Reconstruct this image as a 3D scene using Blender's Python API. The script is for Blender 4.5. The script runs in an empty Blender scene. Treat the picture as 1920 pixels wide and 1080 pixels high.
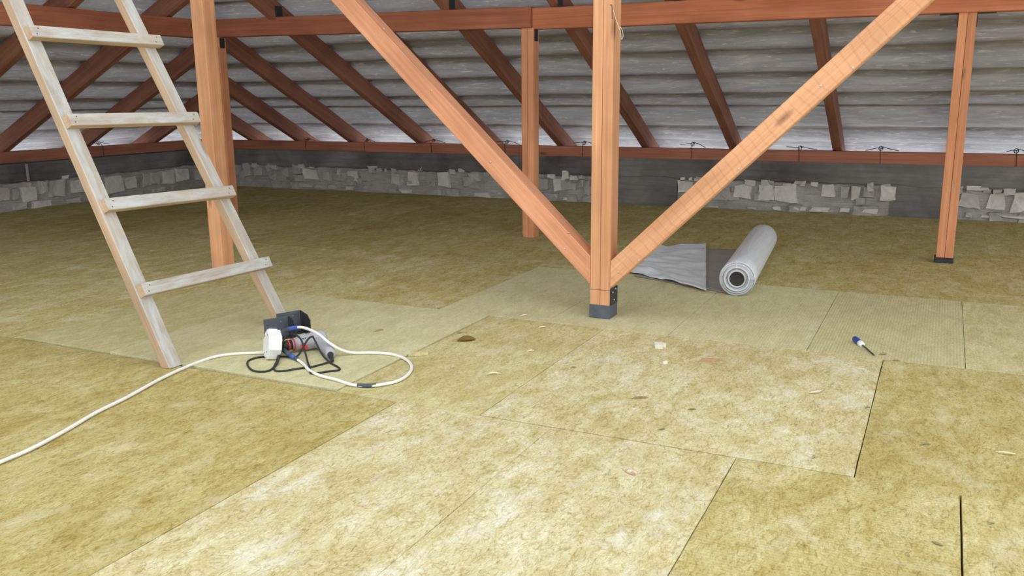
import bpy, bmesh, math, random
from mathutils import Vector, Matrix, noise as mnoise

# ---------------------------------------------------------------- camera, sky, exposure
scene = bpy.context.scene
col = scene.collection
cam_data = bpy.data.cameras.new('camera')
cam = bpy.data.objects.new('camera', cam_data)
col.objects.link(cam)
scene.camera = cam
CAM_H = 1.067
F_PX, YAW, PITCH, ROLL = 1657.05, math.radians(25.899), math.radians(12.355), math.radians(0.5267)
cam_data.sensor_fit = 'HORIZONTAL'
cam_data.sensor_width = 36.0
cam_data.lens = 36.0 * F_PX / 1920.0
cam_data.clip_start = 0.02
fw = Vector((-math.sin(YAW) * math.cos(PITCH), math.cos(YAW) * math.cos(PITCH), -math.sin(PITCH)))
rt = Vector((math.cos(YAW), math.sin(YAW), 0))
dn = fw.cross(rt)
rx = math.cos(ROLL) * rt + math.sin(ROLL) * dn
dy = -math.sin(ROLL) * rt + math.cos(ROLL) * dn
cam.matrix_world = Matrix(((rx.x, -dy.x, -fw.x, 0), (rx.y, -dy.y, -fw.y, 0), (rx.z, -dy.z, -fw.z, CAM_H), (0, 0, 0, 1)))

world = bpy.data.worlds.new('overcast_sky')
scene.world = world
world.use_nodes = True
bg = world.node_tree.nodes['Background']
bg.inputs['Color'].default_value = (0.95, 0.98, 1.0, 1)
bg.inputs['Strength'].default_value = 1.0
scene.view_settings.view_transform = 'Standard'
scene.view_settings.look = 'None'
scene.view_settings.gamma = 1.0
scene.view_settings.use_curve_mapping = False
scene.view_settings.exposure = 0.9

RNG = random.Random(7)
WB, WL = 8.33, -8.12          # inner faces of the back and the left wall
PITCH_T = 0.504               # roof slope (rise per metre)
PLATE_Z = 0.555

# ---------------------------------------------------------------- node helpers
def new_mat(name):
    m = bpy.data.materials.new(name)
    m.use_nodes = True
    nt = m.node_tree
    b = nt.nodes['Principled BSDF']
    b.inputs['Specular IOR Level'].default_value = 0.25
    return m, nt, b

def N(nt, t, **kw):
    n = nt.nodes.new(t)
    for k, v in kw.items():
        setattr(n, k, v)
    return n

def L(nt, a, b):
    nt.links.new(a, b)

def mapping(nt, scale, coord='Object', offset_random=True):
    tc = N(nt, 'ShaderNodeTexCoord')
    mp = N(nt, 'ShaderNodeMapping')
    mp.inputs['Scale'].default_value = scale
    L(nt, tc.outputs[coord], mp.inputs['Vector'])
    if offset_random:
        oi = N(nt, 'ShaderNodeObjectInfo')
        mul = N(nt, 'ShaderNodeMath', operation='MULTIPLY')
        mul.inputs[1].default_value = 37.0
        L(nt, oi.outputs['Random'], mul.inputs[0])
        cmb = N(nt, 'ShaderNodeCombineXYZ')
        for i in range(3):
            L(nt, mul.outputs[0], cmb.inputs[i])
        L(nt, cmb.outputs[0], mp.inputs['Location'])
    return mp.outputs['Vector']

def noise(nt, vec, scale, detail=4.0, rough=0.6, dist=0.0):
    n = N(nt, 'ShaderNodeTexNoise')
    n.inputs['Scale'].default_value = scale
    n.inputs['Detail'].default_value = detail
    n.inputs['Roughness'].default_value = rough
    n.inputs['Distortion'].default_value = dist
    L(nt, vec, n.inputs['Vector'])
    return n.outputs['Fac']

def ramp(nt, fac, stops):
    r = N(nt, 'ShaderNodeValToRGB')
    e = r.color_ramp.elements
    while len(e) < len(stops):
        e.new(0.5)
    for el, (p, c) in zip(e, stops):
        el.position = p
        el.color = (c[0], c[1], c[2], 1) if len(c) == 3 else c
    L(nt, fac, r.inputs['Fac'])
    return r.outputs['Color']

def mix(nt, a, b, fac, mode='MIX'):
    n = N(nt, 'ShaderNodeMix', data_type='RGBA', blend_type=mode)
    for sock, v in ((n.inputs[6], a), (n.inputs[7], b), (n.inputs[0], fac)):
        if isinstance(v, (tuple, list)):
            sock.default_value = (v[0], v[1], v[2], 1)
        elif isinstance(v, (int, float)):
            sock.default_value = v
        else:
            L(nt, v, sock)
    return n.outputs[2]

def math_(nt, op, a, b=None):
    n = N(nt, 'ShaderNodeMath', operation=op)
    for i, v in enumerate((a, b)):
        if v is None:
            continue
        if isinstance(v, (int, float)):
            n.inputs[i].default_value = v
        else:
            L(nt, v, n.inputs[i])
    return n.outputs[0]

def bump(nt, bsdf, height, strength, dist=0.01):
    b = N(nt, 'ShaderNodeBump')
    b.inputs['Strength'].default_value = strength
    b.inputs['Distance'].default_value = dist
    L(nt, height, b.inputs['Height'])
    L(nt, b.outputs['Normal'], bsdf.inputs['Normal'])

# ---------------------------------------------------------------- materials
def wood(name, light, dark, knot=(0.12, 0.045, 0.02), knots=True, sawn=False, rough=0.75, blotch=None):
    """timber; local x runs along the grain"""
    m, nt, b = new_mat(name)
    v = mapping(nt, (0.35, 9, 9))
    g = noise(nt, v, 3.0, 5, 0.6, 0.6)
    c = ramp(nt, g, [(0.30, dark), (0.62, light)])
    v2 = mapping(nt, (1.0, 1.6, 1.6))
    big = noise(nt, v2, 2.2, 3, 0.5)
    c = mix(nt, c, ramp(nt, big, [(0.3, (0.80, 0.77, 0.74)), (0.7, (1.14, 1.12, 1.1))]), 1.0, 'MULTIPLY')
    v3 = mapping(nt, (0.6, 45, 45))
    fine = noise(nt, v3, 3.0, 3, 0.6)
    c = mix(nt, c, ramp(nt, fine, [(0.35, (0.84, 0.81, 0.78)), (0.6, (1, 1, 1))]), 0.7, 'MULTIPLY')
    if blotch:
        v5 = mapping(nt, (1.6, 6, 6))
        bl = noise(nt, v5, 3.0, 6, 0.7, 0.4)
        c = mix(nt, c, blotch, ramp(nt, bl, [(0.42, (0, 0, 0)), (0.68, (1, 1, 1))]))
    if knots:
        v4 = mapping(nt, (3.2, 10, 10))
        vo = N(nt, 'ShaderNodeTexVoronoi')
        vo.inputs['Scale'].default_value = 0.8
        vo.inputs['Randomness'].default_value = 1.0
        L(nt, v4, vo.inputs['Vector'])
        near = ramp(nt, vo.outputs['Distance'], [(0.05, (1, 1, 1)), (0.17, (0, 0, 0))])
        sep = N(nt, 'ShaderNodeSeparateColor')
        L(nt, vo.outputs['Color'], sep.inputs[0])
        sel = math_(nt, 'GREATER_THAN', sep.outputs[0], 0.72)
        c = mix(nt, c, knot, math_(nt, 'MULTIPLY', math_(nt, 'MULTIPLY', near, sel), 0.75))
    h = fine
    if sawn:
        v6 = mapping(nt, (1, 1, 1), offset_random=False)
        w = N(nt, 'ShaderNodeTexWave', wave_type='BANDS', bands_direction='X')
        w.inputs['Scale'].default_value = 7.0
        w.inputs['Distortion'].default_value = 4.5
        w.inputs['Detail'].default_value = 3
        w.inputs['Detail Scale'].default_value = 1.0
        L(nt, v6, w.inputs['Vector'])
        c = mix(nt, c, ramp(nt, w.outputs['Fac'], [(0.0, (0.93, 0.88, 0.84)), (0.15, (1, 1, 1))]), 1.0, 'MULTIPLY')
    L(nt, c, b.inputs['Base Color'])
    b.inputs['Roughness'].default_value = rough
    bump(nt, b, h, 0.25, 0.003)
    return m

def simple(name, colr, rough=0.5, metal=0.0, var=0.12, scale=30.0, spec=0.3, bmp=0.1):
    m, nt, b = new_mat(name)
    v = mapping(nt, (1, 1, 1))
    n = noise(nt, v, scale, 4, 0.6)
    lo = tuple(x * (1 - var) for x in colr)
    hi = tuple(min(1, x * (1 + var)) for x in colr)
    L(nt, ramp(nt, n, [(0.3, lo), (0.7, hi)]), b.inputs['Base Color'])
    b.inputs['Roughness'].default_value = rough
    b.inputs['Metallic'].default_value = metal
    b.inputs['Specular IOR Level'].default_value = spec
    bump(nt, b, n, bmp, 0.002)
    return m

def concrete_mat(name, lo, hi, scale=6.0):
    m, nt, b = new_mat(name)
    v = mapping(nt, (1, 1, 1), offset_random=False)
    big = noise(nt, v, scale * 0.5, 4, 0.6, 0.3)
    c = ramp(nt, big, [(0.3, lo), (0.7, hi)])
    vs = mapping(nt, (0.6, 0.6, 8), offset_random=False)
    st = noise(nt, vs, scale, 4, 0.6)
    c = mix(nt, c, ramp(nt, st, [(0.3, (0.8, 0.8, 0.8)), (0.7, (1.2, 1.2, 1.2))]), 1.0, 'MULTIPLY')
    f = noise(nt, v, scale * 12, 4, 0.7)
    L(nt, c, b.inputs['Base Color'])
    b.inputs['Roughness'].default_value = 0.95
    bump(nt, b, f, 0.5, 0.01)
    return m

def membrane_mat(name, lo, hi, streak, rough=0.45, through=0.02):
    m, nt, b = new_mat(name)
    tc = N(nt, 'ShaderNodeTexCoord')
    uv = tc.outputs['UV']
    mp = N(nt, 'ShaderNodeMapping')
    mp.inputs['Scale'].default_value = (1.6, 11, 1)
    L(nt, uv, mp.inputs['Vector'])
    n1 = noise(nt, mp.outputs['Vector'], 1.5, 6, 0.65, 0.5)
    c = ramp(nt, n1, [(0.3, lo), (0.68, hi)])
    mp2 = N(nt, 'ShaderNodeMapping')
    mp2.inputs['Scale'].default_value = (4.5, 30, 1)
    L(nt, uv, mp2.inputs['Vector'])
    n2 = noise(nt, mp2.outputs['Vector'], 1.6, 4, 0.6, 0.8)
    c = mix(nt, c, streak, ramp(nt, n2, [(0.56, (0, 0, 0)), (0.74, (0.85, 0.85, 0.85))]))
    L(nt, c, b.inputs['Base Color'])
    b.inputs['Roughness'].default_value = rough
    b.inputs['Specular IOR Level'].default_value = 0.4
    bump(nt, b, n1, 0.5, 0.02)
    # the foil lets some daylight through
    tr = N(nt, 'ShaderNodeBsdfTranslucent')
    L(nt, mix(nt, c, (0.62, 0.63, 0.68), 0.35), tr.inputs['Color'])
    ms = N(nt, 'ShaderNodeMixShader')
    ms.inputs[0].default_value = through
    out = nt.nodes['Material Output']
    L(nt, b.outputs[0], ms.inputs[1])
    L(nt, tr.outputs[0], ms.inputs[2])
    L(nt, ms.outputs[0], out.inputs['Surface'])
    return m

TRANSLUCENT = 0.12

def insulation_mat():
    m, nt, b = new_mat('mineral_wool')
    geo = N(nt, 'ShaderNodeNewGeometry')
    tint = N(nt, 'ShaderNodeAttribute', attribute_type='OBJECT', attribute_name='pale')
    rx_ = N(nt, 'ShaderNodeAttribute', attribute_type='OBJECT', attribute_name='rib_x')
    ry_ = N(nt, 'ShaderNodeAttribute', attribute_type='OBJECT', attribute_name='rib_y')
    turn = N(nt, 'ShaderNodeAttribute', attribute_type='OBJECT', attribute_name='warm')
    def mapped(scale, rot=0.0):
        mp = N(nt, 'ShaderNodeMapping')
        mp.inputs['Scale'].default_value = scale
        mp.inputs['Rotation'].default_value = (0, 0, rot)
        L(nt, geo.outputs['Position'], mp.inputs['Vector'])
        return mp.outputs['Vector']
    big = noise(nt, mapped((1, 1, 1)), 2.0, 4, 0.6, 0.4)
    mid = noise(nt, mapped((1.5, 0.65, 1), 0.12), 8.5, 7, 0.72, 0.7)
    fib = noise(nt, mapped((1.7, 0.6, 1), 0.1), 48, 4, 0.7, 1.6)
    grain = noise(nt, mapped((1, 1, 1)), 150, 3, 0.7, 0.5)
    c = ramp(nt, mid, [(0.28, (0.50, 0.415, 0.16)), (0.44, (0.585, 0.51, 0.24)), (0.56, (0.655, 0.595, 0.32)), (0.72, (0.755, 0.715, 0.48))])
    c = mix(nt, c, ramp(nt, big, [(0.3, (0.88, 0.85, 0.76)), (0.55, (1, 1, 1)), (0.75, (1.04, 1.06, 1.16))]), 1.0, 'MULTIPLY')
    c = mix(nt, c, ramp(nt, fib, [(0.33, (0.62, 0.58, 0.46)), (0.46, (0.96, 0.95, 0.92)), (0.57, (1.0, 1.0, 1.0)), (0.70, (1.2, 1.2, 1.24))]), 1.0, 'MULTIPLY')
    c = mix(nt, c, ramp(nt, grain, [(0.3, (0.85, 0.84, 0.78)), (0.65, (1.1, 1.1, 1.1))]), 0.8, 'MULTIPLY')
    patch = noise(nt, mapped((1.2, 0.8, 1), 0.3), 5.5, 5, 0.65, 0.3)
    c = mix(nt, c, (0.80, 0.785, 0.60), ramp(nt, patch, [(0.54, (0, 0, 0)), (0.74, (0.6, 0.6, 0.6))]))
    curl = noise(nt, mapped((1.2, 0.8, 1), 0.2), 17, 3, 0.55, 1.4)
    c = mix(nt, c, ramp(nt, curl, [(0.47, (1, 1, 1)), (0.5, (0.72, 0.66, 0.50)), (0.53, (1, 1, 1))]), 0.8, 'MULTIPLY')
    # pale, dusted slabs
    pale = mix(nt, (0.57, 0.53, 0.30), (0.72, 0.685, 0.44), ramp(nt, mid, [(0.3, (0, 0, 0)), (0.7, (1, 1, 1))]))
    pale = mix(nt, pale, ramp(nt, fib, [(0.3, (0.8, 0.79, 0.74)), (0.6, (1.05, 1.05, 1.05))]), 0.9, 'MULTIPLY')
    c = mix(nt, c, pale, tint.outputs['Fac'])
    white = N(nt, 'ShaderNodeAttribute', attribute_type='OBJECT', attribute_name='bleached')
    c = mix(nt, c, mix(nt, c, (1.08, 1.10, 1.36), 1.0, 'MULTIPLY'), white.outputs['Fac'])
    c = mix(nt, c, mix(nt, c, (0.80, 0.755, 0.62), 1.0, 'MULTIPLY'), turn.outputs['Fac'])
    # fine pressed ribs
    def ribs(direction, fac, col_in, sc):
        w = N(nt, 'ShaderNodeTexWave', wave_type='BANDS', bands_direction=direction)
        w.inputs['Scale'].default_value = sc
        w.inputs['Distortion'].default_value = 1.2
        w.inputs['Detail'].default_value = 2
        L(nt, geo.outputs['Position'], w.inputs['Vector'])
        d = mix(nt, col_in, ramp(nt, w.outputs['Fac'], [(0.1, (0.88, 0.87, 0.82)), (0.5, (1.02, 1.02, 1.02))]), 1.0, 'MULTIPLY')
        return mix(nt, col_in, d, fac)
    c = ribs('X', rx_.outputs['Fac'], c, 26.0)
    c = ribs('Y', ry_.outputs['Fac'], c, 24.0)
    L(nt, c, b.inputs['Base Color'])
    b.inputs['Roughness'].default_value = 1.0
    b.inputs['Specular IOR Level'].default_value = 0.05
    h = math_(nt, 'ADD', math_(nt, 'MULTIPLY', fib, 0.6), math_(nt, 'ADD', mid, math_(nt, 'MULTIPLY', grain, 0.3)))
    bump(nt, b, h, 0.55, 0.012)
    return m

M = {}
M['post'] = wood('peach_timber', (0.80, 0.44, 0.25), (0.65, 0.315, 0.155), blotch=None)
M['post_red'] = wood('orange_timber', (0.82, 0.395, 0.215), (0.68, 0.285, 0.14))
M['purlin_shaded'] = wood('shaded_red_timber', (0.52, 0.20, 0.12), (0.40, 0.14, 0.08))  # purlin timber darkened in colour for the weaker light on the left
M['purlin'] = wood('red_stained_timber', (0.68, 0.255, 0.135), (0.53, 0.175, 0.09))
M['plate'] = wood('brown_stained_timber', (0.50, 0.215, 0.14), (0.38, 0.145, 0.095))
M['brace'] = wood('pink_timber', (0.80, 0.40, 0.24), (0.66, 0.29, 0.16), sawn=False)
M['brace_sawn'] = wood('sawn_timber', (0.82, 0.46, 0.27), (0.72, 0.37, 0.20), sawn=True)
M['rafter'] = wood('rafter_timber', (0.39, 0.185, 0.13), (0.28, 0.12, 0.085))
M['ladder'] = wood('dusty_ladder_face', (0.54, 0.50, 0.45), (0.45, 0.40, 0.34), knot=(0.25, 0.18, 0.13), blotch=(0.58, 0.61, 0.61), rough=0.9)
M['ladder_side'] = wood('bare_ladder_wood', (0.60, 0.46, 0.33), (0.49, 0.36, 0.24), knot=(0.25, 0.16, 0.10), rough=0.9)
M['concrete'] = concrete_mat('dark_concrete', (0.085, 0.08, 0.08), (0.26, 0.25, 0.24), 3.0)
M['mortar'] = concrete_mat('grey_mortar', (0.34, 0.325, 0.305), (0.50, 0.48, 0.45), 9.0)
M['stone0'] = concrete_mat('smeared_block', (0.42, 0.40, 0.38), (0.55, 0.53, 0.50), 12.0)
M['stone1'] = concrete_mat('dusty_block', (0.52, 0.495, 0.465), (0.66, 0.63, 0.59), 12.0)
M['stone2'] = concrete_mat('white_block', (0.68, 0.65, 0.615), (0.82, 0.79, 0.75), 12.0)
M['foil'] = membrane_mat('grey_roof_foil', (0.30, 0.30, 0.325), (0.54, 0.54, 0.565), (0.92, 0.92, 0.93), 0.4, TRANSLUCENT)
M['wool'] = insulation_mat()
M['deck'] = simple('floor_deck', (0.20, 0.15, 0.08), 0.95)
M['steel_black'] = simple('black_steel', (0.035, 0.037, 0.042), 0.5, 0.0, 0.2, 40)
M['steel_grey'] = simple('slate_and_lit_steel', (0.095, 0.11, 0.135), 0.55, 0.0, 0.2, 18)
M['wire'] = simple('annealed_wire', (0.025, 0.022, 0.02), 0.6, 0.0)
M['white_plastic'] = simple('white_plastic', (0.80, 0.81, 0.80), 0.45, 0.0, 0.05)
M['white_cable'] = simple('white_cable_sheath', (0.82, 0.81, 0.77), 0.5, 0.0, 0.05)
M['black_cable'] = simple('black_rubber', (0.03, 0.032, 0.035), 0.6, 0.0)
M['blue_tape'] = simple('blue_tape', (0.06, 0.12, 0.42), 0.5, 0.0)
M['dark_tape'] = simple('slate_tape', (0.075, 0.10, 0.13), 0.5, 0.0)
M['drill_grey'] = simple('grey_drill_plastic', (0.42, 0.43, 0.47), 0.5, 0.0, 0.08)
M['drill_red'] = simple('red_plastic', (0.70, 0.055, 0.05), 0.45, 0.0, 0.08)
M['drill_dark'] = simple('dark_plastic', (0.03, 0.03, 0.033), 0.5, 0.0)
M['roll'] = membrane_mat('roll_film', (0.68, 0.72, 0.77), (0.79, 0.825, 0.87), (0.90, 0.92, 0.95), 0.35)
M['film_thin'] = membrane_mat('thin_film', (0.30, 0.28, 0.27), (0.38, 0.36, 0.34), (0.46, 0.44, 0.43), 0.4)
M['roll_edge'] = simple('roll_film_edge', (0.55, 0.57, 0.59), 0.5, 0.0, 0.15, 60)
M['core'] = simple('shaded_card_core', (0.05, 0.047, 0.044), 0.9)  # near black colour puts the shade inside the tube into the card
M['blue_plastic'] = simple('blue_plastic', (0.03, 0.07, 0.30), 0.35, 0.0, 0.08)
M['leaf'] = simple('dry_leaf', (0.36, 0.24, 0.06), 0.8)
M['bark'] = simple('bark', (0.47, 0.30, 0.18), 0.9, 0.0, 0.3)
M['foam'] = simple('white_foam', (0.78, 0.74, 0.60), 0.95, 0.0, 0.1, 60)
M['shaving'] = simple('wood_shaving', (0.76, 0.70, 0.48), 0.9, 0.0, 0.2)
M['dark_shaving'] = simple('dark_shaving', (0.30, 0.26, 0.13), 0.9, 0.0, 0.2)
M['pink'] = simple('pink_paper', (0.75, 0.60, 0.60), 0.8, 0.0, 0.1)
M['steel'] = simple('bright_steel', (0.55, 0.55, 0.55), 0.35, 1.0, 0.1)
M['rod'] = simple('dark_metal_rod', (0.12, 0.10, 0.08), 0.5, 0.6, 0.2)
M['string'] = simple('pale_string', (0.66, 0.62, 0.52), 0.9)

# ---------------------------------------------------------------- object helpers
def tag(o, label=None, category=None, group=None, kind=None):
    if label: o['label'] = label
    if category: o['category'] = category
    if group: o['group'] = group
    if kind: o['kind'] = kind
    return o

def put(name, bm_or_me, mat, parent=None, matrix=None, smooth=False):
    if isinstance(bm_or_me, bmesh.types.BMesh):
        me = bpy.data.meshes.new(name)
        bm_or_me.normal_update()
        bm_or_me.to_mesh(me)
        bm_or_me.free()
    else:
        me = bm_or_me
    if smooth:
        for p in me.polygons:
            p.use_smooth = True
    if mat is not None and not me.materials:
        for mm in (mat if isinstance(mat, (list, tuple)) else [mat]):
            me.materials.append(mm)
    o = bpy.data.objects.new(name, me)
    col.objects.link(o)
    mw = matrix if matrix is not None else Matrix.Identity(4)
    if parent is not None:
        o.parent = parent
        o.matrix_parent_inverse = Matrix.Identity(4)
        o.matrix_basis = WORLD[parent.name].inverted() @ mw
    else:
        o.matrix_basis = mw
    WORLD[o.name] = mw
    return o

WORLD = {}

def thing(name, loc, label, category, group=None):
    o = bpy.data.objects.new(name, None)
    o.empty_display_size = 0.05
    col.objects.link(o)
    o.location = loc
    WORLD[o.name] = Matrix.Translation(loc)
    return tag(o, label, category, group)

def box_bm(sx, sy, sz, bevel=0.0, center=(0, 0, 0), seg=1):
    bm = bmesh.new()
    bmesh.ops.create_cube(bm, size=1.0, matrix=Matrix.Translation(center) @ Matrix.Diagonal((sx, sy, sz, 1)))
    if bevel > 0:
        bmesh.ops.bevel(bm, geom=bm.edges[:], offset=bevel, segments=seg, affect='EDGES', profile=0.6)
    return bm

def frame(p0, p1, up):
    """matrix with local x from p0 to p1, local z near 'up', origin at p0"""
    p0, p1, up = Vector(p0), Vector(p1), Vector(up)
    x = (p1 - p0).normalized()
    y = up.cross(x).normalized()
    z = x.cross(y)
    return Matrix(((x.x, y.x, z.x, p0.x), (x.y, y.y, z.y, p0.y), (x.z, y.z, z.z, p0.z), (0, 0, 0, 1))), (p1 - p0).length

def beam(name, p0, p1, w, h, up, mat, parent=None, bevel=0.004, wob=0.002):
    """sawn timber: p0-p1 is its centre line, w across (local y), h deep (local z)"""
    mw, ln = frame(p0, p1, up)
    n = max(2, int(ln / 0.35))
    bm = bmesh.new()
    r = random.Random(round(sum(p0) * 1000 + ln * 77))
    rings = []
    e = bevel
    prof = [(-w/2 + e, -h/2), (w/2 - e, -h/2), (w/2, -h/2 + e), (w/2, h/2 - e), (w/2 - e, h/2), (-w/2 + e, h/2), (-w/2, h/2 - e), (-w/2, -h/2 + e)]
    for i in range(n + 1):
        oy, oz = (r.uniform(-wob, wob), r.uniform(-wob, wob)) if 0 < i < n else (0, 0)
        rings.append([bm.verts.new((ln * i / n, y + oy, z + oz)) for y, z in prof])
    for a, b in zip(rings, rings[1:]):
        for k in range(8):
            bm.faces.new((a[k], b[k], b[(k + 1) % 8], a[(k + 1) % 8]))
    bm.faces.new(rings[0])
    bm.faces.new(rings[-1][::-1])
    bmesh.ops.recalc_face_normals(bm, faces=bm.faces[:])
    return put(name, bm, mat, parent, mw)

def catmull(pts, sub=6):
    pts = [Vector(p) for p in pts]
    if len(pts) < 3:
        return pts
    out = []
    P = [pts[0] * 2 - pts[1]] + pts + [pts[-1] * 2 - pts[-2]]
    for i in range(1, len(P) - 2):
        a, b, c, d = P[i - 1], P[i], P[i + 1], P[i + 2]
        for k in range(sub):
            t = k / sub
            out.append(0.5 * ((2 * b) + (c - a) * t + (2 * a - 5 * b + 4 * c - d) * t * t + (3 * b - a - 3 * c + d) * t ** 3))
    out.append(pts[-1])
    return out

def tube_bm(pts, r, seg=8, taper=None):
    bm = bmesh.new()
    rings = []
    nrm = None
    n = len(pts)
    for i, p in enumerate(pts):
        t = (pts[min(i + 1, n - 1)] - pts[max(i - 1, 0)]).normalized()
        if nrm is None:
            nrm = t.orthogonal().normalized()
        nrm = (nrm - t * nrm.dot(t))
        nrm = nrm.normalized() if nrm.length > 1e-6 else t.orthogonal().normalized()
        bn = t.cross(nrm)
        rr = r if taper is None else r * taper(i / max(1, n - 1))
        rings.append([bm.verts.new(p + nrm * (rr * math.cos(2 * math.pi * k / seg)) + bn * (rr * math.sin(2 * math.pi * k / seg))) for k in range(seg)])
    for a, b in zip(rings, rings[1:]):
        for k in range(seg):
            bm.faces.new((a[k], a[(k + 1) % seg], b[(k + 1) % seg], b[k]))
    bm.faces.new(rings[0][::-1])
    bm.faces.new(rings[-1])
    bmesh.ops.recalc_face_normals(bm, faces=bm.faces[:])
    return bm

def tube(name, pts, r, mat, parent=None, seg=8, sub=6, taper=None):
    return put(name, tube_bm(catmull(pts, sub), r, seg, taper), mat, parent, smooth=True)

def lathe_bm(profile, seg=24):
    """profile: (x along the axis, radius); the axis is local x"""
    bm = bmesh.new()
    rings = []
    for x, r in profile:
        rings.append([bm.verts.new((x, r * math.cos(2 * math.pi * k / seg), r * math.sin(2 * math.pi * k / seg))) for k in range(seg)])
    for a, b in zip(rings, rings[1:]):
        for k in range(seg):
            bm.faces.new((a[k], b[k], b[(k + 1) % seg], a[(k + 1) % seg]))
    if profile[0][1] > 1e-5: bm.faces.new(rings[0])
    if profile[-1][1] > 1e-5: bm.faces.new(rings[-1][::-1])
    bmesh.ops.remove_doubles(bm, verts=bm.verts[:], dist=1e-6)
    bmesh.ops.recalc_face_normals(bm, faces=bm.faces[:])
    return bm

def prism_bm(poly, depth, bevel=0.0):
    """polygon in local x/y, extruded along local z from 0 to depth"""
    bm = bmesh.new()
    lo = [bm.verts.new((x, y, 0)) for x, y in poly]
    hi = [bm.verts.new((x, y, depth)) for x, y in poly]
    n = len(poly)
    bm.faces.new(lo[::-1])
    top = bm.faces.new(hi)
    for k in range(n):
        bm.faces.new((lo[k], lo[(k + 1) % n], hi[(k + 1) % n], hi[k]))
    bmesh.ops.recalc_face_normals(bm, faces=bm.faces[:])
    if bevel > 0:
        ed = [e for e in bm.edges if all(abs(v.co.z - depth) < 1e-7 for v in e.verts)]
        bmesh.ops.bevel(bm, geom=ed, offset=bevel, segments=2, affect='EDGES', profile=0.6)
    return bm


# ================================================================ THE SETTING
# floor deck with the mineral wool slabs on it
deck = put('floor', box_bm(12.6, 9.6, 0.1, 0, (-2.0, 3.55, -0.15)), M['deck'])
tag(deck, 'attic floor covered with yellow mineral wool insulation slabs', 'floor', kind='structure')

def slab_bm(w, d, h, seed, ragged):
    """wool slab; those near the camera have slightly ragged edges"""
    r = random.Random(seed)
    def side(ax, ay, bx, by, n):
        return [(ax + (bx - ax) * i / n, ay + (by - ay) * i / n) for i in range(n)]
    nx, ny = (max(2, int(w / 0.12)), max(2, int(d / 0.12))) if ragged else (1, 1)
    out = side(-w/2, -d/2, w/2, -d/2, nx) + side(w/2, -d/2, w/2, d/2, ny) + side(w/2, d/2, -w/2, d/2, nx) + side(-w/2, d/2, -w/2, -d/2, ny)
    if ragged:
        out = [(x - math.copysign(abs(r.gauss(0, 0.0007)), x), y - math.copysign(abs(r.gauss(0, 0.0007)), y)) for x, y in out]
    bm = bmesh.new()
    lo = [bm.verts.new((x, y, -h/2)) for x, y in out]
    md = [bm.verts.new((x, y, h/2 - 0.0012)) for x, y in out]
    hi = [bm.verts.new((x - math.copysign(0.001, x), y - math.copysign(0.001, y), h/2)) for x, y in out]
    n = len(out)
    for k in range(n):
        q = (k + 1) % n
        bm.faces.new((lo[k], lo[q], md[q], md[k]))
        bm.faces.new((md[k], md[q], hi[q], hi[k]))
    bm.faces.new(hi); bm.faces.new(lo[::-1])
    return bm

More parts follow.
